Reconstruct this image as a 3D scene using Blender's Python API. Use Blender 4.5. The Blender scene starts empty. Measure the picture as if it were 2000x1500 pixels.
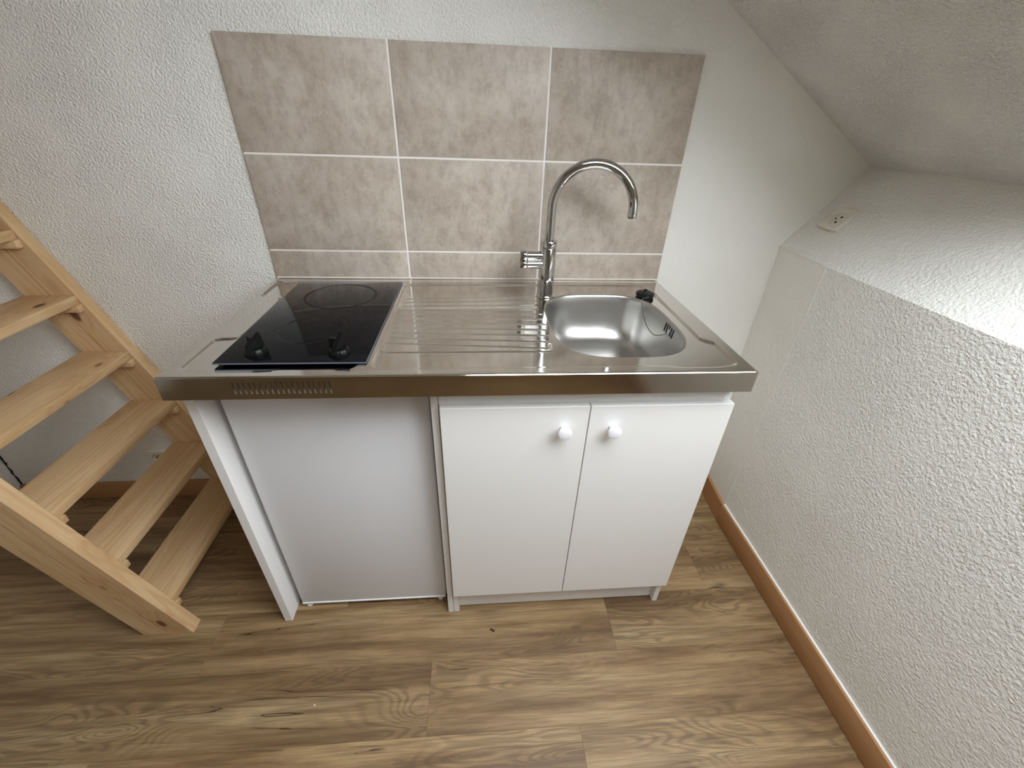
import bpy, bmesh, math, random
import numpy as np
from mathutils import Vector, Matrix
random.seed(7)
SC = bpy.context.scene
COL = SC.collection
# ------------------------------------------------------------------ camera
cam_d = bpy.data.cameras.new('camera'); cam = bpy.data.objects.new('camera', cam_d); COL.objects.link(cam)
SC.camera = cam
F_PX, YAW, PITCH, ROLL = 821.13, 0.091961, -0.557901, 0.0356176
cam_d.sensor_width = 36.0; cam_d.lens = F_PX / 2000 * 36.0; cam_d.clip_start = 0.02
cy_, sy_, cp_, sp_ = math.cos(YAW), math.sin(YAW), math.cos(PITCH), math.sin(PITCH)
fw = Vector((sy_*cp_, cy_*cp_, sp_)); rt = Vector((cy_, -sy_, 0)); up = rt.cross(fw)
rr = rt*math.cos(ROLL) + up*math.sin(ROLL); uu = -rt*math.sin(ROLL) + up*math.cos(ROLL)
m3 = Matrix((rr, uu, -fw)).transposed()
cam.matrix_world = Matrix.Translation((0.612869, -1.322877, 1.339814)) @ m3.to_4x4()
# ------------------------------------------------------------------ world, daylight, exposure
SC.view_settings.view_transform = 'Standard'; SC.view_settings.look = 'None'
SC.view_settings.gamma = 1.0; SC.view_settings.exposure = 0.50; SC.view_settings.use_curve_mapping = False
SC.cycles.max_bounces = 20; SC.cycles.diffuse_bounces = 14; SC.cycles.glossy_bounces = 8
W = bpy.data.worlds.new('sky'); SC.world = W; W.use_nodes = True
bg = W.node_tree.nodes['Background']; bg.inputs[0].default_value = (0.87, 0.935, 1.0, 1); bg.inputs[1].default_value = 9.0
# roof slope frame: origin at its foot, s runs up the slope
CEIL0 = Vector((1.785, 0, 1.257)); CDIR = Vector((-0.848, 0, 0.530)).normalized(); CNRM = Vector((0.530, 0, 0.848)).normalized()
SKY_S0, SKY_S1, SKY_Y0, SKY_Y1 = 0.24, 1.45, -1.56, -0.73
def on_roof(s, y, h=0.0):
    return CEIL0 + CDIR*s + CNRM*h + Vector((0, y, 0))
pl_d = bpy.data.lights.new('skylight_daylight', 'AREA'); pl_d.shape = 'RECTANGLE'
pl_d.size = SKY_Y1 - SKY_Y0; pl_d.size_y = SKY_S1 - SKY_S0; pl_d.cycles.is_portal = True
pl = bpy.data.objects.new('skylight_daylight', pl_d); COL.objects.link(pl)
zc = CNRM; xc = Vector((0, 1, 0)); yc = zc.cross(xc)
pl.matrix_world = Matrix.Translation(on_roof((SKY_S0+SKY_S1)/2, (SKY_Y0+SKY_Y1)/2, 0.21)) @ Matrix((xc, yc, zc)).transposed().to_4x4()

# ------------------------------------------------------------------ helpers
class B:
    def __init__(self): self.bm = bmesh.new()
    def add(self, vs, fs, smooth=False):
        v = [self.bm.verts.new(p) for p in vs]
        for f in fs:
            try:
                fc = self.bm.faces.new([v[i] for i in f]); fc.smooth = smooth
            except ValueError: pass
        return v
    def box(self, x0, x1, y0, y1, z0, z1, bev=0.0, seg=2):
        t = bmesh.new()
        vs = [t.verts.new(p) for p in ((x0,y0,z0),(x1,y0,z0),(x1,y1,z0),(x0,y1,z0),(x0,y0,z1),(x1,y0,z1),(x1,y1,z1),(x0,y1,z1))]
        for f in ((0,3,2,1),(4,5,6,7),(0,1,5,4),(1,2,6,5),(2,3,7,6),(3,0,4,7)): t.faces.new([vs[i] for i in f])
        if bev > 0: bmesh.ops.bevel(t, geom=t.edges[:], offset=bev, segments=seg, affect='EDGES', profile=0.5)
        self.merge(t); return self
    def merge(self, t):
        mp = {v: self.bm.verts.new(v.co) for v in t.verts}
        for f in t.faces:
            try:
                nf = self.bm.faces.new([mp[v] for v in f.verts]); nf.smooth = f.smooth
            except ValueError: pass
        t.free()
    def prism(self, poly, y0, y1):            # polygon in x,z pushed along y
        n = len(poly)
        self.add([(x, y0, z) for x, z in poly] + [(x, y1, z) for x, z in poly],
                 [tuple(range(n)), tuple(range(2*n-1, n-1, -1))] + [(i, n+i, n+(i+1) % n, (i+1) % n) for i in range(n)])
        return self
    def lathe(self, prof, c=(0,0,0), ax=(0,0,1), n=40, flute=None):   # prof: (radius, height)
        ax = Vector(ax).normalized(); q = Vector((0,0,1)).rotation_difference(ax); c = Vector(c)
        vs = []
        for r, h in prof:
            for k in range(n):
                a = 2*math.pi*k/n; rk = r*(1 + (flute(a) if flute else 0))
                vs.append(c + q @ Vector((rk*math.cos(a), rk*math.sin(a), h)))
        fs = []
        for i in range(len(prof)-1):
            for k in range(n):
                fs.append((i*n+k, i*n+(k+1) % n, (i+1)*n+(k+1) % n, (i+1)*n+k))
        fs.append(tuple(reversed(range(n)))); fs.append(tuple((len(prof)-1)*n+k for k in range(n)))
        self.add(vs, fs, True); return self
    def tube(self, path, rad, n=20, cap=True):
        path = [Vector(p) for p in path]; vs = []; fs = []
        t0 = (path[1]-path[0]).normalized(); ref = Vector((0,0,1)) if abs(t0.z) < .9 else Vector((1,0,0))
        nx = t0.cross(ref).normalized()
        for i, p in enumerate(path):
            t = ((path[min(i+1, len(path)-1)] - path[max(i-1, 0)])).normalized()
            nx = (nx - t*nx.dot(t)).normalized(); ny = t.cross(nx)
            r = rad[i] if isinstance(rad, (list, tuple)) else rad
            for k in range(n):
                a = 2*math.pi*k/n; vs.append(p + nx*r*math.cos(a) + ny*r*math.sin(a))
        for i in range(len(path)-1):
            for k in range(n): fs.append((i*n+k, i*n+(k+1) % n, (i+1)*n+(k+1) % n, (i+1)*n+k))
        if cap: fs.append(tuple(reversed(range(n)))); fs.append(tuple((len(path)-1)*n+k for k in range(n)))
        self.add(vs, fs, True); return self
    def done(self, name, mat, parent=None, loc=None, rot=None, sharp=35, label=None, kind=None, origin=None):
        bm = self.bm
        bmesh.ops.recalc_face_normals(bm, faces=bm.faces[:])
        if origin is not None: bmesh.ops.translate(bm, verts=bm.verts[:], vec=-Vector(origin))
        me = bpy.data.meshes.new(name); bm.to_mesh(me); bm.free()
        if sharp: me.shade_smooth(); me.set_sharp_from_angle(angle=math.radians(sharp))
        me.materials.append(mat)
        o = bpy.data.objects.new(name, me); COL.objects.link(o)
        return place(o, parent, loc if loc is not None else origin, rot, label, kind)
def place(o, parent=None, loc=None, rot=None, label=None, kind=None):
    if rot is not None: o.rotation_euler = rot
    l = Vector(loc) if loc is not None else Vector((0,0,0))
    if parent is not None:
        o.parent = parent
        base = Vector(parent['_w']) if '_w' in parent else Vector((0,0,0))
        l = l - base
    o.location = l
    o['_w'] = (list(Vector(parent['_w']) + l) if parent is not None and '_w' in parent else list(l))
    if label: o['label'] = label
    if kind: o['kind'] = kind
    return o
def thing(name, label, cat, loc, group=None):
    o = bpy.data.objects.new(name, None); COL.objects.link(o); o.empty_display_size = 0.05
    o.location = loc; o['_w'] = list(loc); o['label'] = label; o['category'] = cat
    if group: o['group'] = group
    return o
def tag(o, label, cat, kind=None, group=None):
    o['label'] = label; o['category'] = cat
    if kind: o['kind'] = kind
    if group: o['group'] = group
    return o

# ------------------------------------------------------------------ materials
def lin(r, g, b):
    f = lambda c: (c/255/12.92 if c/255 <= .04045 else ((c/255+.055)/1.055)**2.4)
    return (f(r), f(g), f(b), 1)
class M:
    def __init__(self, name):
        self.m = bpy.data.materials.new(name); self.m.use_nodes = True
        self.nt = self.m.node_tree; self.bs = self.nt.nodes['Principled BSDF']
    def n(self, typ, **kw):
        nd = self.nt.nodes.new('ShaderNode'+typ)
        for k, v in kw.items():
            if k.startswith('i_'):
                key = k[2:]; nd.inputs[int(key) if key.isdigit() else key.replace('_', ' ')].default_value = v
            else: setattr(nd, k, v)
        return nd
    def l(self, a, b): self.nt.links.new(a, b)
    def math(self, op, a, b=None, c=None, clamp=False):
        nd = self.n('Math', operation=op, use_clamp=clamp)
        for i, v in enumerate((a, b, c)):
            if v is None: continue
            if hasattr(v, 'is_output'): self.l(v, nd.inputs[i])
            else: nd.inputs[i].default_value = v
        return nd.outputs[0]
    def ramp(self, fac, stops, interp='LINEAR'):
        nd = self.n('ValToRGB'); e = nd.color_ramp; e.interpolation = interp
        while len(e.elements) < len(stops): e.elements.new(0.5)
        for el, (p, c) in zip(e.elements, stops):
            el.position = p; el.color = c if hasattr(c, '__len__') else (c, c, c, 1)
        self.l(fac, nd.inputs[0]); return nd.outputs[0]
    def mix(self, fac, a, b, blend='MIX'):
        nd = self.n('Mix', data_type='RGBA', blend_type=blend)
        for sock, v in ((nd.inputs[0], fac), (nd.inputs[6], a), (nd.inputs[7], b)):
            if hasattr(v, 'is_output'): self.l(v, sock)
            else: sock.default_value = v
        return nd.outputs[2]
    def coords(self, scale=(1,1,1), rand=0.0, which='Object'):
        tc = self.n('TexCoord'); out = tc.outputs[which]
        if rand:
            oi = self.n('ObjectInfo'); cx = self.n('CombineXYZ')
            self.l(self.math('MULTIPLY', oi.outputs['Random'], rand), cx.inputs[0])
            self.l(self.math('MULTIPLY', oi.outputs['Random'], rand*.37), cx.inputs[1])
            self.l(self.math('MULTIPLY', oi.outputs['Random'], rand*1.71), cx.inputs[2])
            va = self.n('VectorMath', operation='ADD'); self.l(out, va.inputs[0]); self.l(cx.outputs[0], va.inputs[1]); out = va.outputs[0]
        self.raw = out
        return self.scaled(out, scale)
    def scaled(self, v, s):
        vm = self.n('VectorMath', operation='MULTIPLY'); self.l(v, vm.inputs[0]); vm.inputs[1].default_value = s; return vm.outputs[0]
    def noise(self, v, scale=1, detail=3, rough=.5, dist=0.0):
        nd = self.n('TexNoise'); self.l(v, nd.inputs['Vector']); nd.inputs['Scale'].default_value = scale
        nd.inputs['Detail'].default_value = detail; nd.inputs['Roughness'].default_value = rough; nd.inputs['Distortion'].default_value = dist
        return nd.outputs['Fac']
    def bump(self, h, strength=.5, dist=.002):
        b = self.n('Bump'); b.inputs['Strength'].default_value = strength; b.inputs['Distance'].default_value = dist
        self.l(h, b.inputs['Height']); self.l(b.outputs[0], self.bs.inputs['Normal']); return b
    def set(self, col=None, rough=None, metal=None, spec=None, **kw):
        I = self.bs.inputs
        for k, v in (('Base Color', col), ('Roughness', rough), ('Metallic', metal), ('Specular IOR Level', spec)):
            if v is None: continue
            if hasattr(v, 'is_output'): self.l(v, I[k])
            else: I[k].default_value = v
        for k, v in kw.items(): I[k.replace('_', ' ')].default_value = v
        return self

def plaster(name, col, strength, scale=95, dist=.0045, calm=False):
    a = M(name); v = a.coords()
    n1 = a.noise(v, scale, 3, .55, .25); n2 = a.noise(v, scale*.4, 2, .5); n3 = a.noise(v, 2.2, 3, .6)
    big = a.ramp(a.noise(v, 7, 2, .5), [(.3, .55), (.7, 1.0)])
    blob = a.ramp(n1, [(.36, 0.0), (.70, 1.0)])
    h = a.math('ADD', a.math('MULTIPLY', blob, big), a.math('MULTIPLY', n2, .5))
    dark = (col[0]*.94, col[1]*.94, col[2]*.93, 1)
    a.set(a.mix(a.ramp(n3, [(.35, 0.0), (.65, 1.0)]), col, dark), .62, spec=.35)
    b_ = a.bump(h, strength, dist)
    if calm:                                   # trowelled flatter towards the right-hand corner
        sx = a.n('SeparateXYZ'); a.l(v, sx.inputs[0])
        f = a.ramp(a.math('MULTIPLY', sx.outputs[0], .5), [(.52, 1.0), (.66, .35)], 'EASE')
        a.l(a.math('MULTIPLY', f, strength), b_.inputs['Strength'])
    return a.m
WHITE = lin(242, 240, 234)
m_plaster = plaster('roughcast_plaster', WHITE, .75, 165, .0042, True)
m_plaster_coarse = plaster('coarse_roughcast_plaster', WHITE, .58, 150, .0045)
m_plaster_ceiling = plaster('ceiling_roughcast_plaster', WHITE, 1.0, 140, .006)
m_plaster_smooth = plaster('skimmed_plaster', WHITE, .40, 90, .003)
m_far = plaster('far_wall_dimming_tone', lin(170, 160, 148), .3, 150, .003)  # unseen wall; tone made darker to dim chrome reflections and fill on the doors

def oak():
    a = M('oak_laminate'); v = a.coords((1,1,1), 37.0); raw = a.raw
    oi = a.n('ObjectInfo')
    warp = a.noise(a.scaled(raw, (1.6, 5, 1)), 1, 3, .55)
    # cathedral figure: contour lines of a stretched, warped field
    fld = a.noise(a.scaled(raw, (1.5, 8.5, 1)), 1, 2, .42, .5)
    fld = a.math('ADD', fld, a.math('MULTIPLY', a.noise(a.scaled(raw, (22, 60, 1)), 1, 2, .5), .012))
    rings = a.math('MULTIPLY_ADD', a.math('SINE', a.math('MULTIPLY', fld, 210.0)), .5, .5)
    rings = a.ramp(rings, [(.35, 0.0), (.9, 1.0)])
    figmask = a.ramp(a.noise(a.scaled(raw, (1.9, 6.5, 1)), 1, 1, .4), [(.50, 0.0), (.60, 1.0)])
    fine = a.noise(a.scaled(raw, (13, 560, 1)), 1, 3, .65)
    mid = a.noise(a.scaled(raw, (3.0, 60, 1)), 1, 4, .65, .5)
    broad = a.noise(a.scaled(raw, (1.3, 12, 1)), 1, 6, .62, .4)
    base = a.ramp(broad, [(.30, lin(104, 76, 47)), (.43, lin(150, 117, 76)), (.56, lin(182, 149, 102)), (.74, lin(206, 177, 130))])
    c = a.mix(a.math('MULTIPLY', a.ramp(mid, [(.34, 1.0), (.58, 0.0)]), .50), base, lin(92, 66, 42))
    c = a.mix(a.math('MULTIPLY', a.math('MULTIPLY', rings, figmask), .42), c, lin(94, 70, 49))
    c = a.mix(a.math('MULTIPLY', a.ramp(fine, [(.40, 1.0), (.58, 0.0)]), .36), c, lin(96, 72, 46))
    # splits running with the grain
    ck = a.noise(a.scaled(raw, (.9, 21, 1)), 1, 3, .38, .15)
    ckw = a.math('MULTIPLY_ADD', a.noise(a.scaled(raw, (6, 26, 1)), 1, 2, .5), .020, -.0074)
    ckl = a.math('LESS_THAN', a.math('ABSOLUTE', a.math('SUBTRACT', ck, .5)), ckw)
    ckm = a.ramp(a.noise(a.scaled(raw, (2.4, 5.0, 1)), 1, 2, .5), [(.56, 0.0), (.60, 1.0)])
    c = a.mix(a.math('MULTIPLY', a.math('MULTIPLY', ckl, ckm), .92), c, lin(46, 31, 18))
    hal = a.ramp(a.math('ABSOLUTE', a.math('SUBTRACT', ck, .5)), [(0.0, 1.0), (.05, 0.0)])
    c = a.mix(a.math('MULTIPLY', a.math('MULTIPLY', hal, ckm), .38), c, lin(104, 76, 46))
    # knots
    vo = a.n('TexVoronoi'); a.l(a.scaled(raw, (3.4, 8.5, 1)), vo.inputs['Vector']); vo.inputs['Scale'].default_value = 1.0; vo.inputs['Randomness'].default_value = 1.0
    vd = a.math('ADD', vo.outputs['Distance'], a.math('MULTIPLY_ADD', warp, .16, -.08))
    kn = a.ramp(vd, [(.03, 1.0), (.11, 0.0)])
    sep = a.n('SeparateColor'); a.l(vo.outputs['Color'], sep.inputs[0])
    kn = a.math('MULTIPLY', kn, a.math('GREATER_THAN', sep.outputs[0], .42))
    c = a.mix(a.math('MULTIPLY', kn, .8), c, lin(70, 47, 30))
    hv = a.n('HueSaturation'); a.l(c, hv.inputs['Color']); hv.inputs['Saturation'].default_value = .95
    a.l(a.math('MULTIPLY_ADD', oi.outputs['Random'], .18, .72), hv.inputs['Value'])
    a.set(hv.outputs[0], a.math('MULTIPLY_ADD', fine, .15, .36), spec=.4)
    a.bump(fine, .12, .001); return a.m
m_oak = oak()

def pine(pith=False):
    a = M('pine_with_pith_line' if pith else 'knotty_pine'); v = a.coords((1,1,1), 23.0); raw = a.raw
    w = a.noise(a.scaled(raw, (2.5, 9, 9)), 1, 2, .5)
    vo = a.n('TexVoronoi'); a.l(a.scaled(raw, (5.0, 9.0, 9.0)), vo.inputs['Vector']); vo.inputs['Scale'].default_value = 1.0
    d = vo.outputs['Distance']; sep = a.n('SeparateColor'); a.l(vo.outputs['Color'], sep.inputs[0])
    has = a.math('GREATER_THAN', sep.outputs[1], .30)
    halo = a.math('MULTIPLY', a.ramp(d, [(.08, 1.0), (.42, 0.0)], 'EASE'), has)
    fld = a.math('ADD', a.noise(a.scaled(raw, (.9, 16, 16)), 1, 2, .4, .3), a.math('MULTIPLY', halo, .12))
    rg = a.math('MULTIPLY_ADD', a.math('SINE', a.math('MULTIPLY', fld, 60.0)), .5, .5)
    fine = a.noise(a.scaled(raw, (8, 260, 260)), 1, 2, .6)
    c = a.mix(a.ramp(w, [(.3, 0.0), (.7, 1.0)]), lin(220, 190, 148), lin(200, 168, 124))
    c = a.mix(a.math('MULTIPLY', a.ramp(rg, [(.45, 0.0), (1.0, 1.0)]), .26), c, lin(172, 118, 66))
    c = a.mix(a.math('MULTIPLY', a.ramp(fine, [(.40, 1.0), (.6, 0.0)]), .16), c, lin(176, 128, 78))
    c = a.mix(a.math('MULTIPLY', halo, .22), c, lin(176, 118, 64))
    kn = a.math('MULTIPLY', a.ramp(d, [(.075, 1.0), (.118, 0.0)]), has)
    c = a.mix(a.math('MULTIPLY', kn, .85), c, lin(84, 50, 26))
    if pith:                                   # dark pith seam along the middle of the board
        tc = a.n('TexCoord'); sx = a.n('SeparateXYZ'); a.l(tc.outputs['Object'], sx.inputs[0])
        wob = a.math('MULTIPLY_ADD', a.noise(a.scaled(tc.outputs['Object'], (3, .01, .01)), 1, 2, .5), .012, -.006)
        dl = a.math('ABSOLUTE', a.math('SUBTRACT', a.math('ABSOLUTE', a.math('ADD', sx.outputs[1], wob)), .066))
        ln_ = a.math('MULTIPLY', a.ramp(a.math('MULTIPLY', dl, 100.0), [(.06, 1.0), (.13, 0.0)]), a.ramp(a.noise(a.scaled(tc.outputs['Object'], (9, .01, .01)), 1, 1, .5), [(.40, 0.0), (.50, 1.0)]))
        c = a.mix(a.math('MULTIPLY', ln_, .7), c, lin(104, 70, 40))
    a.set(c, .55, spec=.3); a.bump(fine, .08, .001); return a.m
m_pine = pine(); m_pine_pith = pine(True)

def trimwood():
    a = M('brown_skirting_wood'); v = a.coords((60, 1.5, 60))
    n = a.noise(v, 1, 4, .6)
    a.set(a.mix(n, lin(182, 138, 96), lin(164, 119, 78)), .5, spec=.35); return a.m
m_trim = trimwood()

def tile_mat():
    a = M('taupe_cement_tile'); v = a.coords((1,1,1), 19.0); raw = a.raw
    n1 = a.noise(raw, 7, 5, .62, .3); n2 = a.noise(a.scaled(raw, (1.25, 1, .7)), 34, 5, .72); n3 = a.noise(a.scaled(raw, (170, 60, 60)), 1, 3, .7); n4 = a.noise(a.scaled(raw,(90,90,90)), 1, 3, .7)
    c = a.ramp(n1, [(.28, lin(166, 152, 138)), (.46, lin(184, 171, 157)), (.60, lin(196, 184, 171)), (.76, lin(206, 196, 184))])
    c = a.mix(a.math('MULTIPLY', a.ramp(n2, [(.38, 1.0), (.56, 0.0)]), .42), c, lin(146, 130, 115))
    c = a.mix(a.math('MULTIPLY', a.ramp(n4, [(.52, 0.0), (.70, 1.0)]), .40), c, lin(202, 192, 183))
    sc = a.math('MULTIPLY', a.ramp(n3, [(.62, 0.0), (.72, 1.0)]), a.ramp(n1, [(.38, 1.0), (.52, 0.0)]))
    c = a.mix(a.math('MULTIPLY', sc, .45), c, lin(116, 99, 88))
    a.set(c, .42, spec=.4); a.bump(n4, .05, .0008); return a.m
m_tile = tile_mat()
m_grout = M('white_grout').set(lin(236, 232, 226), .7).m
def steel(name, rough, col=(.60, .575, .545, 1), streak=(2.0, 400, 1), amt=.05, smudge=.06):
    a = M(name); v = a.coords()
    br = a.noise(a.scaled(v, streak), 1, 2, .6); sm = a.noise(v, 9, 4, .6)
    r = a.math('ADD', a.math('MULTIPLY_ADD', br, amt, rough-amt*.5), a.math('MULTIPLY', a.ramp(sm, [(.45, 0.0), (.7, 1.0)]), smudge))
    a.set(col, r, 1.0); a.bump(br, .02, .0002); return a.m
m_steel = steel('brushed_steel', .07, (.68, .65, .61, 1))
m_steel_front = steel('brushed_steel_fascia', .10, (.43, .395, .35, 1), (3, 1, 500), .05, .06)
m_steel_basin = steel('satin_steel_basin', .29, (.56, .55, .53, 1), (40, 40, 40), .04, .05)
m_chrome = M('chrome').set((.58, .58, .57, 1), .04, 1.0).m
m_chrome_dark = M('chain_metal').set((.34, .33, .31, 1), .25, 1.0).m
m_glass_black = M('black_ceramic_glass').set((.004, .004, .005, 1), .03, 0, .13).m
m_glass_edge = M('ground_glass_edge').set((.10, .115, .145, 1), .25, 0, .6).m
m_ring = M('printed_zone_ring').set((.002, .002, .0024, 1), .14, 0, .12).m
m_blk = M('black_plastic').set((.004, .004, .004, 1), .38, 0, .22).m
m_rubber = M('black_rubber').set((.006, .006, .006, 1), .40, 0, .25).m
m_dark = M('dark_void').set((.004, .004, .004, 1), .8).m
def lam():
    a = M('white_melamine'); v = a.coords(); n = a.noise(v, 240, 2, .5)
    a.set(lin(236, 234, 231), .42, spec=.4); a.bump(n, .06, .0006); return a.m
m_lam = lam()
m_fridge = M('white_enamel').set(lin(226, 226, 228), .35, 0, .45).m
m_fridge_trim = M('white_door_gasket').set(lin(240, 240, 240), .4).m
m_knob = M('white_knob_plastic').set(lin(240, 238, 242), .28, 0, .5).m
m_socket = M('cream_socket_plastic').set(lin(226, 220, 206), .4).m
m_chip = M('dark_wood_chip').set(lin(48, 36, 28), .7).m

# ------------------------------------------------------------------ setting
XL, YF = -1.178, -3.0
ROOF_TOP = (XL, 1.257 + (1.785-XL)*0.530/0.848)
prof = [(XL-.1, 0), (1.80, 0), (1.80, 1.257), ROOF_TOP]
root = B(); root.box(XL-.1, 1.75, YF-.1, .1, -.06, -.010)
floor = root.done('floor', m_oak); tag(floor, 'oak effect laminate plank floor of the attic kitchen', 'floor', 'structure')
PW, PLN = 0.1760, 1.200
bpl = B(); bpl.box(-PLN/2+.0001, PLN/2-.0001, -PW/2+.0001, PW/2-.0001, -.010, 0, .00025, 1)
plank0 = bpl.done('plank', m_oak, floor, loc=(0, 0, 0))
joint = {0: .50, 1: .65, 2: .18, 3: 1.017, 4: .466, 5: .865}
first = True; rng = random.Random(5)
for row in range(0, 17):
    yc_ = -.349 + PW*2.5 - row*PW + 0.0 - .0
    yc_ = -.525 - PW/2 - (row-3)*PW
    off = joint.get(row, rng.uniform(0, 1.2))
    xs = off - PLN*5
    for k in range(12):
        x0, x1 = xs + k*PLN, xs + (k+1)*PLN
        if x1 < XL + .02 or x0 > 1.595: continue
        c0, c1 = max(x0, XL-.01), min(x1, 1.60)
        y0, y1 = yc_-PW/2, yc_+PW/2
        if y0 > 0 or y1 < YF: continue
        y1 = min(y1, .0); y0 = max(y0, YF)
        if c1-c0 > PLN-.001 and y1-y0 > PW-.001:
            o = plank0 if first else plank0.copy(); 
            if not first: COL.objects.link(o)
            first = False
            place(o, floor, ((x0+x1)/2, yc_, 0))
        else:
            cxm, cym = (c0+c1)/2, (y0+y1)/2
            b = B(); b.box(c0-cxm+.0001, c1-cxm-.0001, y0-cym+.0001, y1-cym-.0001, -.010, 0, .00025, 1)
            b.done('plank', m_oak, floor, loc=(cxm, cym, 0))
def wall_poly(name, poly, y0, y1, mat, label):
    b = B(); b.prism(poly, y0, y1)
    return tag(b.done(name, mat, sharp=30), label, 'wall', 'structure')
wall_poly('wall_back', [(x, z if z > 0 else -.06) for x, z in prof], 0, .1, m_plaster, 'white roughcast plaster wall behind the kitchenette')
wall_poly('wall_front', [(x, z if z > 0 else -.06) for x, z in prof], YF-.1, YF, m_far, 'unseen wall at the far end of the room, toned taupe to darken reflections')
b = B(); b.box(XL-.1, XL, YF, 0, -.06, ROOF_TOP[1]); tag(b.done('wall_left', m_plaster), 'white plaster wall behind the stairs', 'wall', 'structure')
wl_ = bpy.data.objects['wall_left']; rc = random.Random(3); b = B()
b.tube([(XL+.002+rc.uniform(-.002, .003), -.001, .066+.012*k) for k in range(16)], [.0034*rc.uniform(.35, 1.2) for k in range(16)], 6)
b.done('crack', m_dark, wl_, label='ragged dark crack in the corner')
# knee wall on the right: slightly out of line near the corner
b = B()
pl_ = [(1.592, 0), (1.569, -.24), (1.569, YF), (1.72, YF), (1.72, 0)]
n = len(pl_); zt_ = {0: 1.025, 1: 1.025, 2: 1.025, 3: 1.19, 4: 1.19}
ztop = [1.027, 1.027, 1.027, 1.19, 1.17]
b.add([(x, y, -.06) for x, y in pl_] + [(x, y, z) for (x, y), z in zip(pl_, ztop)],
      [tuple(range(n)), (n, n+1, n+4), (n+1, n+2, n+3, n+4)] + [(i, (i+1) % n, n+(i+1) % n, n+i) for i in range(n)])
wr = b.done('wall_right', m_plaster_coarse, sharp=0); tag(wr, 'white roughcast knee wall right of the kitchenette', 'wall', 'structure')
b = B(); b.add([(1.5908, 0, .0), (1.5683, -.24, .0), (1.5683, -.24, 1.024), (1.5908, 0, 1.024), (1.60, 0, 0), (1.575, -.241, 0), (1.575, -.241, 1.024), (1.60, 0, 1.024)],
      [(0,1,2,3),(4,7,6,5),(0,4,5,1),(1,5,6,2),(2,6,7,3),(3,7,4,0)])
b.done('plaster_patch', m_plaster_smooth, wr, sharp=0, label='smoother strip of plaster next to the corner')
# sloping plaster strip above the knee wall
b = B()
b.add([(1.586, 0, 1.025), (1.569, -.24, 1.025), (1.569, YF, 1.025), (1.785, YF, 1.257), (1.785, 0, 1.257),
       (1.70, 0, .98), (1.70, YF, .98), (1.90, YF, 1.20), (1.90, 0, 1.20)],
      [(0,1,2,3,4), (5,8,7,6), (0,5,6,2,1), (2,6,7,3), (3,7,8,4), (4,8,5,0)])
tag(b.done('wall_ledge', m_plaster_coarse, sharp=0), 'sloping plaster ledge above the right knee wall', 'wall', 'structure')
# roof slope with the skylight opening
b = B()
S_END = (Vector((ROOF_TOP[0], 0, ROOF_TOP[1])) - CEIL0).length
ss = [-.0, SKY_S0, SKY_S1, S_END]; ys = [YF-.1, SKY_Y0, SKY_Y1, 0.1]; TH = .20
for i in range(3):
    for j in range(3):
        if i == 1 and j == 1: continue
        q = [on_roof(ss[i], ys[j]), on_roof(ss[i+1], ys[j]), on_roof(ss[i+1], ys[j+1]), on_roof(ss[i], ys[j+1])]
        b.add(q, [(0,1,2,3)]); b.add([p + CNRM*TH for p in q], [(0,3,2,1)])
c4 = [(SKY_S0, SKY_Y0), (SKY_S1, SKY_Y0), (SKY_S1, SKY_Y1), (SKY_S0, SKY_Y1)]
for i in range(4):
    (s0, y0), (s1, y1) = c4[i], c4[(i+1) % 4]
    b.add([on_roof(s0, y0), on_roof(s1, y1), on_roof(s1, y1, TH), on_roof(s0, y0, TH)], [(0,1,2,3)])
o4 = [(ss[0], ys[0]), (ss[3], ys[0]), (ss[3], ys[3]), (ss[0], ys[3])]
for i in range(4):
    (s0, y0), (s1, y1) = o4[i], o4[(i+1) % 4]
    b.add([on_roof(s0, y0), on_roof(s1, y1), on_roof(s1, y1, TH), on_roof(s0, y0, TH)], [(0,1,2,3)])
bmesh.ops.remove_doubles(b.bm, verts=b.bm.verts[:], dist=1e-5)
tag(b.done('ceiling', m_plaster_ceiling, sharp=20), 'white roughcast sloping attic ceiling', 'ceiling', 'structure')
# skirting boards
b = B(); b.box(1.557, 1.569, YF, -.24, 0, .090, .003)
bb = b.done('baseboard_right', m_trim); tag(bb, 'brown wooden skirting board along the right knee wall', 'skirting', 'structure')
b = B(); b.add([(1.5570, -.2402, 0), (1.569, -.2402, 0), (1.590, -.013, 0), (1.578, -.013, 0), (1.557, -.2402, .09), (1.569, -.2402, .09), (1.590, -.013, .09), (1.578, -.013, .09)],
      [(0,3,2,1),(4,5,6,7),(0,1,5,4),(1,2,6,5),(2,3,7,6),(3,0,4,7)])
b.done('corner_piece', m_trim, bb)
b = B(); b.box(1.563, 1.571, YF, -.24, .0895, .0925); b.done('caulk', m_grout, bb, label='pale bead along the top of the skirting')
b = B(); b.box(XL, 1.556, -.013, 0, 0, .080, .003); tag(b.done('baseboard_back', m_trim), 'brown wooden skirting board along the back wall', 'skirting', 'structure')

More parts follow.
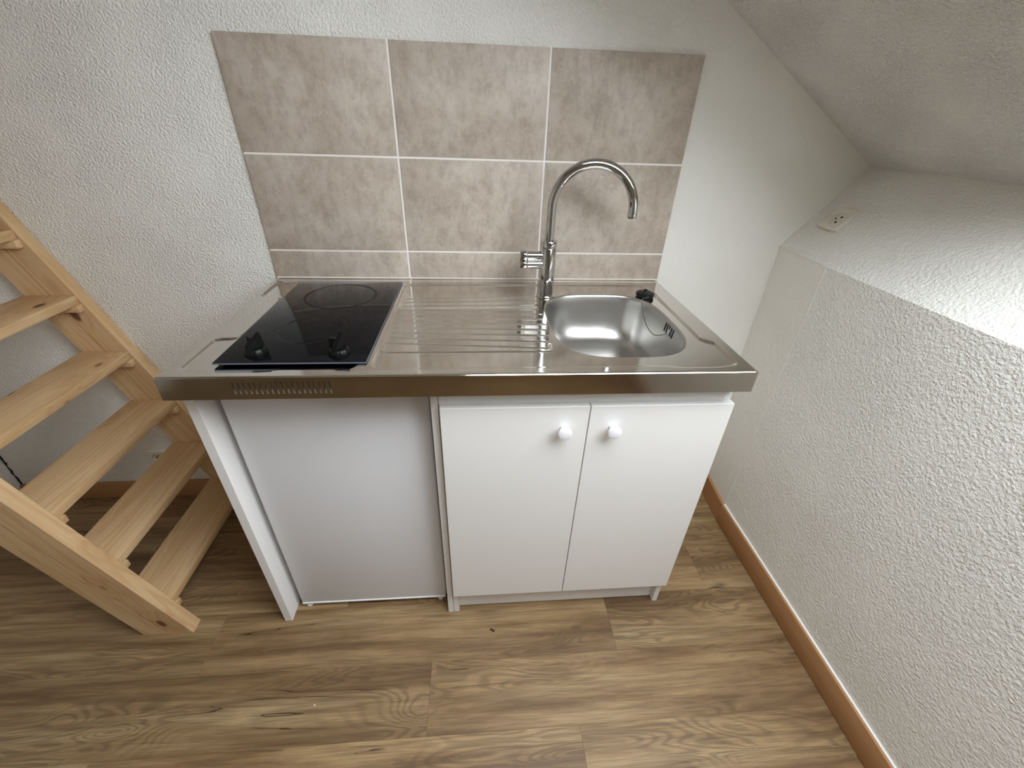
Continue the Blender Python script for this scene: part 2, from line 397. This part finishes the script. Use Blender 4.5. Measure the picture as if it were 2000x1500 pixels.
# ------------------------------------------------------------------ tiled backsplash
H = 0.910
sp = thing('backsplash', 'taupe tile backsplash with white grout above the steel worktop', 'backsplash', (.6, -.004, H))
b = B(); b.box(0, 1.2, -.0068, -.0006, H+.001, 1.4983); b.done('grout', m_grout, sp, label='white grout lines')
G = .0028
xs_ = [0, .4020, .8030, 1.200]; zs_ = [H+.0045, .9958, 1.2480, 1.4985]
for i in range(3):
    for j in range(3):
        x0 = xs_[i] + (G if i else 0); x1 = xs_[i+1] - (G if i < 2 else 0)
        z0 = zs_[j] + (G if j else 0); z1 = zs_[j+1] - (G if j < 2 else 0)
        c = ((x0+x1)/2, -.0045, (z0+z1)/2)
        b = B(); b.box(x0, x1, -.009, -.0006, z0, z1, .0012)
        b.done('tile', m_tile, sp, origin=c)
b = B(); b.tube([(.003, -.0095, H+.003), (.6, -.0095, H+.003), (1.197, -.0095, H+.003)], .0028, 10); b.done('sealant_bead', m_grout, sp, label='white sealant bead at the foot of the tiles')

# ------------------------------------------------------------------ steel worktop with basin
WT = thing('sink_worktop', 'stainless steel kitchenette worktop with drainboard and sink basin', 'worktop', (.6, -.3, H-.05))
YB, YT, RX0, RX1, RY0, RY1 = -.0100, -.600, .785, 1.130, -.540, -.115
def seg(a, b_, n): return list(np.linspace(a, b_, n+1))
gx = [0.0, .0015] + seg(.004, .100, 38) + seg(.100, .355, 40)[1:] + seg(.355, .430, 30)[1:] + seg(.430, .755, 40)[1:] + seg(.755, RX0, 12)[1:] + seg(RX0, RX1, 52)[1:] + seg(RX1, 1.196, 26)[1:] + [1.1985, 1.2]
gy = [-.600, -.5985] + seg(-.596, RY0, 28) + seg(RY0, RY1, 354)[1:] + seg(RY1, YB, 50)[1:]
gx = np.array(gx); gy = np.array(gy); X, Y = np.meshgrid(gx, gy, indexing='ij')
def sd(x0, x1, y0, y1, r=.022):
    qx = np.abs(X-(x0+x1)/2) - ((x1-x0)/2-r); qy = np.abs(Y-(y0+y1)/2) - ((y1-y0)/2-r)
    return np.hypot(np.maximum(qx, 0), np.maximum(qy, 0)) + np.minimum(np.maximum(qx, qy), 0) - r
def smin(a, b_, k=.030):
    h = np.clip(.5+.5*(b_-a)/k, 0, 1); return b_*(1-h)+a*h-k*h*(1-h)
dA = smin(sd(.389, 1.150, -.574, -.050, .03), sd(1.03, 1.174, -.574, -.455, .018))
dB = smin(sd(.074, .366, -.574, -.045, .02), smin(sd(.024, .20, -.574, -.425, .02), sd(.010, .20, -.172, -.030, .02)))
ins = np.clip(-np.minimum(dA, dB)/.009, 0, 1); ins = ins*ins*(3-2*ins)
Z = H - .0045*ins
tx = np.clip((X-.412)/(.776-.412), 0, 1); ex = np.clip((X-.408)/.008, 0, 1)*np.clip((.782-X)/.012, 0, 1)
for k in range(11):
    yl = -.170 - .0279*k; yr = -.150 - .0328*k
    yk = yl + (yr-yl)*tx
    d = Y - yk
    Z = Z + ex*.0017*np.exp(-(d/.0032)**2)
dloop = np.abs(sd(.400, .780, -.494, -.30, .014)); mk = np.clip((-.452-Y)/.01, 0, 1)
Z = Z + .0017*np.exp(-(dloop/.0032)**2)*mk
Z = Z + .004*np.clip((Y+.022)/.010, 0, 1)**2                       # rolled back edge
Z[:, 0] -= .0026; Z[:, 1] -= .0009; Z[0, :] -= .0026; Z[1, :] -= .0009; Z[-1, :] -= .0026; Z[-2, :] -= .0009
nx_, ny_ = X.shape
BZ = H - .0045
verts = [(X[i, j], Y[i, j], Z[i, j]) for i in range(nx_) for j in range(ny_)]
ix0 = int(np.argmin(abs(gx-RX0))); ix1 = int(np.argmin(abs(gx-RX1))); iy0 = int(np.argmin(abs(gy-RY0))); iy1 = int(np.argmin(abs(gy-RY1)))
faces = []
for i in range(nx_-1):
    for j in range(ny_-1):
        if ix0 <= i < ix1 and iy0 <= j < iy1: continue
        faces.append((i*ny_+j, (i+1)*ny_+j, (i+1)*ny_+j+1, i*ny_+j+1))
ring0 = [(i, iy0) for i in range(ix0, ix1)] + [(ix1, j) for j in range(iy0, iy1)] + [(i, iy1) for i in range(ix1, ix0, -1)] + [(ix0, j) for j in range(iy1, iy0, -1)]
ring0 = [i*ny_+j for i, j in ring0]
BC = (.9565, -.3255); BHX, BHY, BN = .1620, .1965, 3.2
def outline(a, s):
    c, s_ = math.cos(a), math.sin(a)
    r = (abs(c/BHX)**BN + abs(s_/BHY)**BN)**(-1/BN)
    return r*c*s, r*s_*s
angs = [math.atan2((verts[k][1]-BC[1])/BHY, (verts[k][0]-BC[0])/BHX) for k in ring0]
angs = [math.atan2(math.sin(a)*BHY, math.cos(a)*BHX) for a in angs]
def sheet(name, verts, faces, mat, parent):
    me = bpy.data.meshes.new(name); me.from_pydata([tuple(Vector(v)-Vector(parent['_w'])) for v in verts], [], faces); me.update()
    bm = bmesh.new(); bm.from_mesh(me); bmesh.ops.recalc_face_normals(bm, faces=bm.faces[:])
    if sum(f.normal.z for f in bm.faces) < 0: bmesh.ops.reverse_faces(bm, faces=bm.faces[:])
    bm.to_mesh(me); bm.free(); me.shade_smooth(); me.materials.append(mat)
    o = bpy.data.objects.new(name, me); COL.objects.link(o); o.parent = parent; o['_w'] = parent['_w']; return o
# ring between the flat deck and the lip
last = ring0
for t in (.5, 1.0):
    cur = []
    for k, a in zip(ring0, angs):
        ox, oy = outline(a, 1.022); px, py, pz = verts[k]
        verts.append((px*(1-t)+(BC[0]+ox)*t, py*(1-t)+(BC[1]+oy)*t, BZ)); cur.append(len(verts)-1)
    N = len(cur)
    faces += [(last[i], last[(i+1) % N], cur[(i+1) % N], cur[i]) for i in range(N)]; last = cur
sheet('deck', verts, faces, m_steel, WT)
bprof = [(1.022, 0), (1.012, -.0004), (1.003, -.0018), (.995, -.0045), (.988, -.010), (.978, -.022), (.966, -.038), (.953, -.054), (.938, -.070), (.918, -.086),
         (.890, -.101), (.852, -.115), (.805, -.126), (.75, -.1335), (.68, -.1375), (.60, -.1395), (.48, -.141), (.36, -.1422), (.27, -.143)]
bv, bf = [], []
for s, dz in bprof:
    for a in angs:
        ox, oy = outline(a, s)
        bv.append((BC[0]+ox, BC[1]+oy, BZ+dz))
N = len(angs)
for i in range(len(bprof)-1): bf += [(i*N+k, i*N+(k+1) % N, (i+1)*N+(k+1) % N, (i+1)*N+k) for k in range(N)]
bf.append(tuple((len(bprof)-1)*N+k for k in range(N)))
sheet('basin', bv, bf, m_steel_basin, WT)
b = B(); b.lathe([(.040, .000), (.040, .002), (.036, .003), (.030, .0012), (.0285, .0005)], (BC[0], BC[1], BZ-.1432), n=40)
dr = b.done('drain', m_chrome, WT); b = B(); b.lathe([(.0285, 0), (.0285, .0008)], (BC[0], BC[1], BZ-.1428), n=32); b.done('drain_hole', m_dark, dr)
# folded edges; the front one has a row of vent slots
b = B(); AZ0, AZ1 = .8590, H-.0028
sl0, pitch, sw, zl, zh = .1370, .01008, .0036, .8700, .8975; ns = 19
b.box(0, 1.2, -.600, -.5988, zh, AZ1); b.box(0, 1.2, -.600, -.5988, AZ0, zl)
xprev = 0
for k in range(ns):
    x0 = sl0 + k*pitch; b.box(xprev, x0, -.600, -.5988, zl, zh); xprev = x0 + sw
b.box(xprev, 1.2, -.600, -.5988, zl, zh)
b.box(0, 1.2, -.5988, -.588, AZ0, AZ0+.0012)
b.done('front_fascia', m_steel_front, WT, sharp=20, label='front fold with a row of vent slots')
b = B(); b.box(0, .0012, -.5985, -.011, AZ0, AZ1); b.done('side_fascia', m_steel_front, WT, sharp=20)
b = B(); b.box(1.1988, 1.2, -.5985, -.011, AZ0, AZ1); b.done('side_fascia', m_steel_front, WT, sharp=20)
# overflow slots in the right wall of the basin
def basin_at(y, dz):
    for (s0, z0), (s1, z1) in zip(bprof, bprof[1:]):
        if z1 <= dz <= z0:
            t = (dz-z0)/(z1-z0); s = s0+(s1-s0)*t; break
    v = (y-BC[1])/(BHY*s)
    return BC[0] + BHX*s*(1-abs(v)**BN)**(1/BN)
for k, yy in enumerate((-.315, -.327, -.339, -.351, -.363)):
    zA, zB = (-.010, -.033) if k in (0, 1, 3, 4) else (-.010, -.019)
    b = B(); b.tube([(basin_at(yy, zA)-.0002, yy, BZ+zA), (basin_at(yy, (zA+zB)/2)-.0002, yy, BZ+(zA+zB)/2), (basin_at(yy, zB)-.0002, yy, BZ+zB)], .0019, 8)
    b.done('overflow_slot', m_dark, WT)

# ------------------------------------------------------------------ hob
HZ = H - .0027
hob = thing('hob', 'black ceramic glass two-zone hob set in the steel worktop', 'hob', (.23, -.30, HZ))
b = B(); b.box(.084, .383, -.552, -.048, HZ+.0030, HZ+.0078, .0010)
gl = b.done('glass_plate', m_glass_black, hob)
b = B(); b.box(.094, .350, -.532, -.062, HZ-.0016, HZ+.0032); b.done('under_seal', m_rubber, hob)
gz = HZ+.0078
# pale ground rim round the glass
b = B()
for (x0, x1, y0, y1) in ((.0842, .3828, -.5528, -.5518), (.3827, .3837, -.5518, -.0482)):
    b.box(x0, x1, y0, y1, HZ+.0040, HZ+.0070)
b.done('glass_edge', m_glass_edge, hob, label='pale ground edge of the glass')
for (cx, cyy, r) in ((.234, -.172, .093), (.228, -.392, .075)):
    b = B(); n = 72
    vs = [(cx+rr_*math.cos(2*math.pi*k/n), cyy+rr_*math.sin(2*math.pi*k/n), gz+.00018) for rr_ in (r-.003, r+.003) for k in range(n)]
    b.add(vs, [(k, (k+1) % n, n+(k+1) % n, n+k) for k in range(n)]); b.done('cooking_zone', m_ring, hob)
for (kx, ky, rot) in ((.152, -.512, .55), (.322, -.516, .25)):
    b = B(); b.lathe([(.0215, 0), (.0215, .004), (.020, .010), (.0185, .012), (.017, .0135)], (kx, ky, gz), n=48, flute=lambda a: .03*math.cos(12*a))
    kb = b.done('knob', m_blk, hob, origin=(kx, ky, gz))
    b = B()
    b.add([(-.0065, -.017, .012), (.0065, -.017, .012), (.0065, .019, .012), (-.0065, .019, .012), (-.0055, -.015, .022), (.0055, -.015, .022), (.0035, .017, .042), (-.0035, .017, .042)],
          [(0,3,2,1),(4,5,6,7),(0,1,5,4),(1,2,6,5),(2,3,7,6),(3,0,4,7)])
    b.add([(-.020, .000, .010), (-.004, .000, .010), (-.004, .008, .010), (-.020, .008, .010), (-.020, .001, .034), (-.004, .001, .033), (-.004, .007, .033), (-.020, .007, .034)],
          [(0,3,2,1),(4,5,6,7),(0,1,5,4),(1,2,6,5),(2,3,7,6),(3,0,4,7)])
    b.done('grip', m_blk, kb, loc=(kx, ky, gz), rot=(0, 0, -rot))

# ------------------------------------------------------------------ tap
TX, TY, TZ = .811, -.141, BZ
tap = thing('mixer_tap', 'chrome swan-neck mixer tap standing behind the sink basin', 'tap', (TX, TY, TZ))
b = B(); b.lathe([(.0265, .0003), (.0265, .003), (.0255, .0045), (.0225, .0055)], (TX, TY, TZ), n=48); b.done('base_flange', m_chrome, tap)
b = B(); b.lathe([(.0215, .005), (.0215, .139), (.0205, .1405)], (TX, TY, TZ), n=48); b.done('body', m_chrome, tap)
b = B(); b.lathe([(.0222, .1410), (.0228, .1418), (.0228, .1575), (.0218, .1590), (.013, .1592)], (TX, TY, TZ), n=48); b.done('collar', m_chrome, tap)
TH_, RS, ZC = math.radians(8), .1065, 1.150
dx, dy = math.cos(TH_), -math.sin(TH_)
path = [(TX, TY, z) for z in (TZ+.155, 1.10, 1.125)] + [(TX+RS*(1-math.cos(a))*dx, TY+RS*(1-math.cos(a))*dy, ZC+RS*math.sin(a)) for a in np.linspace(0, math.pi, 41)]
tip = Vector(path[-1]); path += [tip-Vector((0, 0, .003)), tip-Vector((0, 0, .0065))]
b = B(); b.tube(path, .0125, 28); sp_o = b.done('spout', m_chrome, tap)
b = B(); b.lathe([(.0125, 0), (.0127, .001), (.0127, .011), (.0125, .012)], tip-Vector((0, 0, .0185)), n=32); b.done('aerator', m_chrome, sp_o)
hz = 1.022
b = B(); b.lathe([(.0135, .010), (.0135, .058), (.0125, .059)], (TX, TY, hz), (-1, 0, 0), n=32)
b.lathe([(.0115, .010), (.0115, .058), (.0105, .059)], (TX, TY-.004, hz-.0225), (-1, 0, 0), n=32); b.done('cartridge_housing', m_chrome, tap)
b = B(); b.lathe([(.0145, 0), (.0155, .001), (.0155, .0165), (.0145, .018)], (TX-.061, TY, hz), (-1, 0, 0), n=32)
b.lathe([(.0115, 0), (.0125, .001), (.0125, .0165), (.0115, .018)], (TX-.061, TY-.005, hz-.0225), (-1, 0, 0), n=32)
hd = b.done('handle', m_chrome, tap)

# ------------------------------------------------------------------ plug on its chain
plg = thing('sink_plug', 'black rubber sink plug on a bead chain at the back right of the basin', 'plug', (1.112, -.145, BZ))
PX, PY = 1.112, -.145
b = B(); b.lathe([(.0245, .0005), (.0255, .0015), (.0270, .0100), (.0266, .0120), (.024, .0135), (.006, .0148)], (PX, PY, BZ), n=40); b.done('stopper', m_rubber, plg)
b = B(); b.lathe([(.0045, .0145), (.0035, .017), (.0050, .0195), (.0045, .022), (.002, .023)], (PX, PY, BZ), n=20); b.done('stud', m_rubber, plg)
oy_ = -.342; ozd = -.030; ex_, ez_ = basin_at(oy_, ozd)-.0035, BZ+ozd
ctrl = [Vector(q) for q in ((PX, PY-.004, BZ+.019), (PX-.004, PY-.012, BZ+.0165), (1.101, -.166, BZ+.0075), (1.092, -.182, BZ-.007), (1.088, -.215, BZ-.024), (1.085, -.262, BZ-.041), (1.087, -.306, BZ-.046), (1.093, -.330, BZ-.040), (ex_, oy_, ez_))]
def spline(P, n=24):
    out = []
    for i in range(len(P)-1):
        p0, p1, p2, p3 = P[max(i-1, 0)], P[i], P[i+1], P[min(i+2, len(P)-1)]
        for k in range(n):
            t = k/n
            out.append(.5*((2*p1)+(p2-p0)*t+(2*p0-5*p1+4*p2-p3)*t*t+(3*p1-p0-3*p2+p3)*t**3))
    return out + [P[-1]]
sps = spline(ctrl); b = B(); acc = 0; prev = sps[0]
for q in sps:
    acc += (q-prev).length; prev = q
    if acc >= .0034:
        acc = 0; t = bmesh.new(); bmesh.ops.create_icosphere(t, subdivisions=1, radius=.0018, matrix=Matrix.Translation(q))
        for f in t.faces: f.smooth = True
        b.merge(t)
b.tube(sps, .0005, 6); b.done('bead_chain', m_chrome_dark, plg, label='metal bead chain')

# ------------------------------------------------------------------ side panels, refrigerator, sink cabinet
b = B(); b.box(.002, .0245, -.557, -.012, 0, .8585, .0008, 1)
tag(b.done('side_panel', m_lam, origin=(.013, -.28, 0)), 'white melamine end panel carrying the worktop beside the stairs', 'panel')
b = B(); b.box(.506, .5222, -.557, -.012, 0, .8585, .0006, 1)
tag(b.done('side_panel', m_lam, origin=(.514, -.28, 0)), 'narrow white panel between the refrigerator and the sink cabinet', 'panel')
fr = thing('refrigerator', 'small white undercounter refrigerator below the hob', 'refrigerator', (.27, -.26, 0))
b = B(); b.box(.050, .490, -.466, -.04, .028, .826, .004); b.done('body', m_fridge, fr)
b = B(); b.box(.043, .497, -.516, -.470, .024, .827, .006, 3); b.done('door', m_fridge, fr)
b = B(); b.box(.045, .495, -.5178, -.472, .0195, .0262, .002); b.done('door_edge', m_fridge_trim, fr, label='bright lower edge of the door')
for fx in (.062, .478):
    b = B(); b.lathe([(.008, 0), (.009, .002), (.009, .010), (.007, .011), (.007, .028)], (fx, -.5065, 0), n=20); b.done('foot', m_fridge_trim, fr)
b = B(); b.box(.462, .4945, -.5135, -.468, .0105, .0195, .002); b.done('hinge', m_fridge_trim, fr)
cab = thing('sink_cabinet', 'white two-door cabinet under the sink', 'cabinet', (.86, -.28, 0))
for x0, x1 in ((.5235, .5400), (1.1760, 1.1925)):
    b = B(); b.box(x0, x1, -.556, -.014, 0, .8585, .0006, 1); b.done('side', m_lam, cab)
b = B(); b.box(.5402, 1.1758, -.556, -.540, .800, .8585, .0006, 1); b.done('top_rail', m_lam, cab)
b = B(); b.box(.5402, 1.1758, -.538, -.522, .003, .118, .0006, 1); b.done('plinth', m_lam, cab)
b = B(); b.box(.5402, 1.1758, -.536, -.018, .119, .135); b.done('bottom_shelf', m_lam, cab)
for x0, x1, kx in ((.5265, .8590, .803), (.8615, 1.1945, .917)):
    b = B(); b.box(x0, x1, -.5735, -.5568, .110, .809, .0008, 1); dr = b.done('door', m_lam, cab, origin=((x0+x1)/2, -.565, .46))
    b = B(); b.lathe([(.0075, 0), (.0070, .010), (.0085, .014), (.0150, .017), (.0165, .020), (.0165, .0235), (.0150, .0265), (.010, .0280)], (kx, -.5735, .750), (0, -1, 0), n=32)
    b.done('knob', m_knob, dr)

# ------------------------------------------------------------------ pine stairs
st = thing('loft_stairs', 'steep open pine stairs leaning up beside the kitchenette', 'stairs', (-.33, -.30, 0))
SL = 2.73; ANG = math.atan(SL)                       # stringers climb to the left
XF, XBk, ZTOP = -.256, -.398, 2.10
def stringer(y0, y1):
    # local x along the length, local y = depth of the board, z = thickness; placed by rotation
    L = ZTOP/math.sin(ANG); 
    ux = Vector((-math.cos(ANG), 0, math.sin(ANG))); uz = Vector((0, 1, 0)); uy = uz.cross(ux)
    Rm = Matrix((ux, uy, uz)).transposed()
    o = Vector((XF, y0, 0))
    pts = [(XF, 0), (XF-ZTOP/SL, ZTOP), (XBk-ZTOP/SL, ZTOP), (XBk, 0)]
    t = bmesh.new()
    vs = [t.verts.new(Rm.inverted() @ (Vector((x, y, z))-o)) for y in (y0, y1) for x, z in pts]
    for f in ((0,1,2,3),(7,6,5,4),(0,4,5,1),(1,5,6,2),(2,6,7,3),(3,7,4,0)): t.faces.new([vs[i] for i in f])
    bmesh.ops.bevel(t, geom=t.edges[:], offset=.0015, segments=1, affect='EDGES')
    b = B(); b.merge(t); s = b.done('stringer', m_pine_pith, st, loc=o); s.rotation_euler = Rm.to_euler(); return s
stringer(-.040, -.002); stringer(-.577, -.538)
tz = .119; first_t = None; first_c = None
while tz < ZTOP - .05:
    xf = XF - tz/SL; xb = XBk - tz/SL
    c = ((xf+xb)/2, -.289, tz)
    if first_t is None:
        b = B(); hw = (xf-xb)/2; b.box(-.2485, .2485, -hw, hw, -.026, 0, .002)
        first_t = b.done('tread', m_pine, st, loc=c, rot=(0, 0, -math.pi/2))
        b = B(); b.box(-.055, .075, -.0095, .0095, -.021, 0, .001)
        first_c = b.done('cleat', m_pine, st, loc=(c[0], -.0500, tz-.0262)); b2 = first_c.copy(); COL.objects.link(b2); place(b2, st, (c[0], -.5280, tz-.0262))
    else:
        o = first_t.copy(); COL.objects.link(o); place(o, st, c)
        for yy in (-.0500, -.5280):
            o = first_c.copy(); COL.objects.link(o); place(o, st, (c[0], yy, tz-.0262))
    tz += .1865

# ------------------------------------------------------------------ sockets
def socket(root_name, label, M4):
    s = bpy.data.objects.new(root_name, None); COL.objects.link(s); s.empty_display_size = .03; s.matrix_world = M4
    s['label'] = label; s['category'] = 'socket'; s['_w'] = [0, 0, 0]
    b = B(); hp = .037; n = 48; hole = .0215
    # plate with a round well: square outline to circle
    def sq(k, h, r=.006):
        a = 2*math.pi*k/n + math.pi/4*0; c, s_ = math.cos(a), math.sin(a); m = (abs(c)**14+abs(s_)**14)**(-1/14); return (h*m*c, h*m*s_)
    rings = [[(*sq(k, hp), 0) for k in range(n)], [(*sq(k, hp), .0075) for k in range(n)], [(*sq(k, hp-.002), .0095) for k in range(n)],
             [((hole+.001)*math.cos(2*math.pi*k/n), (hole+.001)*math.sin(2*math.pi*k/n), .0095) for k in range(n)],
             [(hole*math.cos(2*math.pi*k/n), hole*math.sin(2*math.pi*k/n), .0085) for k in range(n)],
             [((hole-.001)*math.cos(2*math.pi*k/n), (hole-.001)*math.sin(2*math.pi*k/n), .0015) for k in range(n)]]
    vs = [p for r in rings for p in r]
    fs = [(i*n+k, i*n+(k+1) % n, (i+1)*n+(k+1) % n, (i+1)*n+k) for i in range(len(rings)-1) for k in range(n)] + [tuple(5*n+k for k in range(n))]
    b.add(vs, fs); b.done('plate', m_socket, s)
    for hx in (-.0095, .0095):
        b = B(); b.lathe([(.0034, 0), (.0034, .0006)], (hx, 0, .0015), n=14); b.done('pin_hole', m_dark, s)
    b = B(); b.lathe([(.0024, .0015), (.0024, .006), (.0012, .0075)], (0, .010, 0), n=14); b.done('earth_pin', m_chrome_dark, s)
    return s
ld = Vector((.216, 0, .232)).normalized(); ln = Vector((-ld.z, 0, ld.x))
yv = Vector((0, 1, 0)); Ms = Matrix((yv.cross(ln) * 1.0, yv, ln)).transposed().to_4x4()
pc = Vector((1.569, 0, 1.025)) + ld*.137 + Vector((0, -.106, 0))
socket('wall_socket', 'cream wall socket on the sloping plaster ledge at right', Matrix.Translation(pc-ln*.0005) @ Ms)
Mb = Matrix(((1,0,0),(0,0,-1),(0,1,0))).to_4x4()
socket('wall_socket', 'grey wall socket low on the back wall behind the stairs', Matrix.Translation((-.622, .0005, .198)) @ Mb)

# ------------------------------------------------------------------ crumbs on the floor
b = B(); b.box(-.0075, .0075, -.003, .003, 0, .003, .0008, 1)
tag(b.done('wood_chip', m_chip, loc=(.644, -.622, 0), rot=(0, 0, -.5)), 'tiny dark wood chip lying on the floor before the cabinet', 'chip')
b = B(); b.lathe([(.001, 0), (.0022, .001), (.0015, .0026)], (0, 0, 0), n=10)
tag(b.done('plaster_crumb', m_grout, loc=(.163, -.79, 0)), 'tiny white plaster crumb lying on the floor before the refrigerator', 'crumb')
for o in list(bpy.data.objects):
    if '_w' in o: del o['_w']
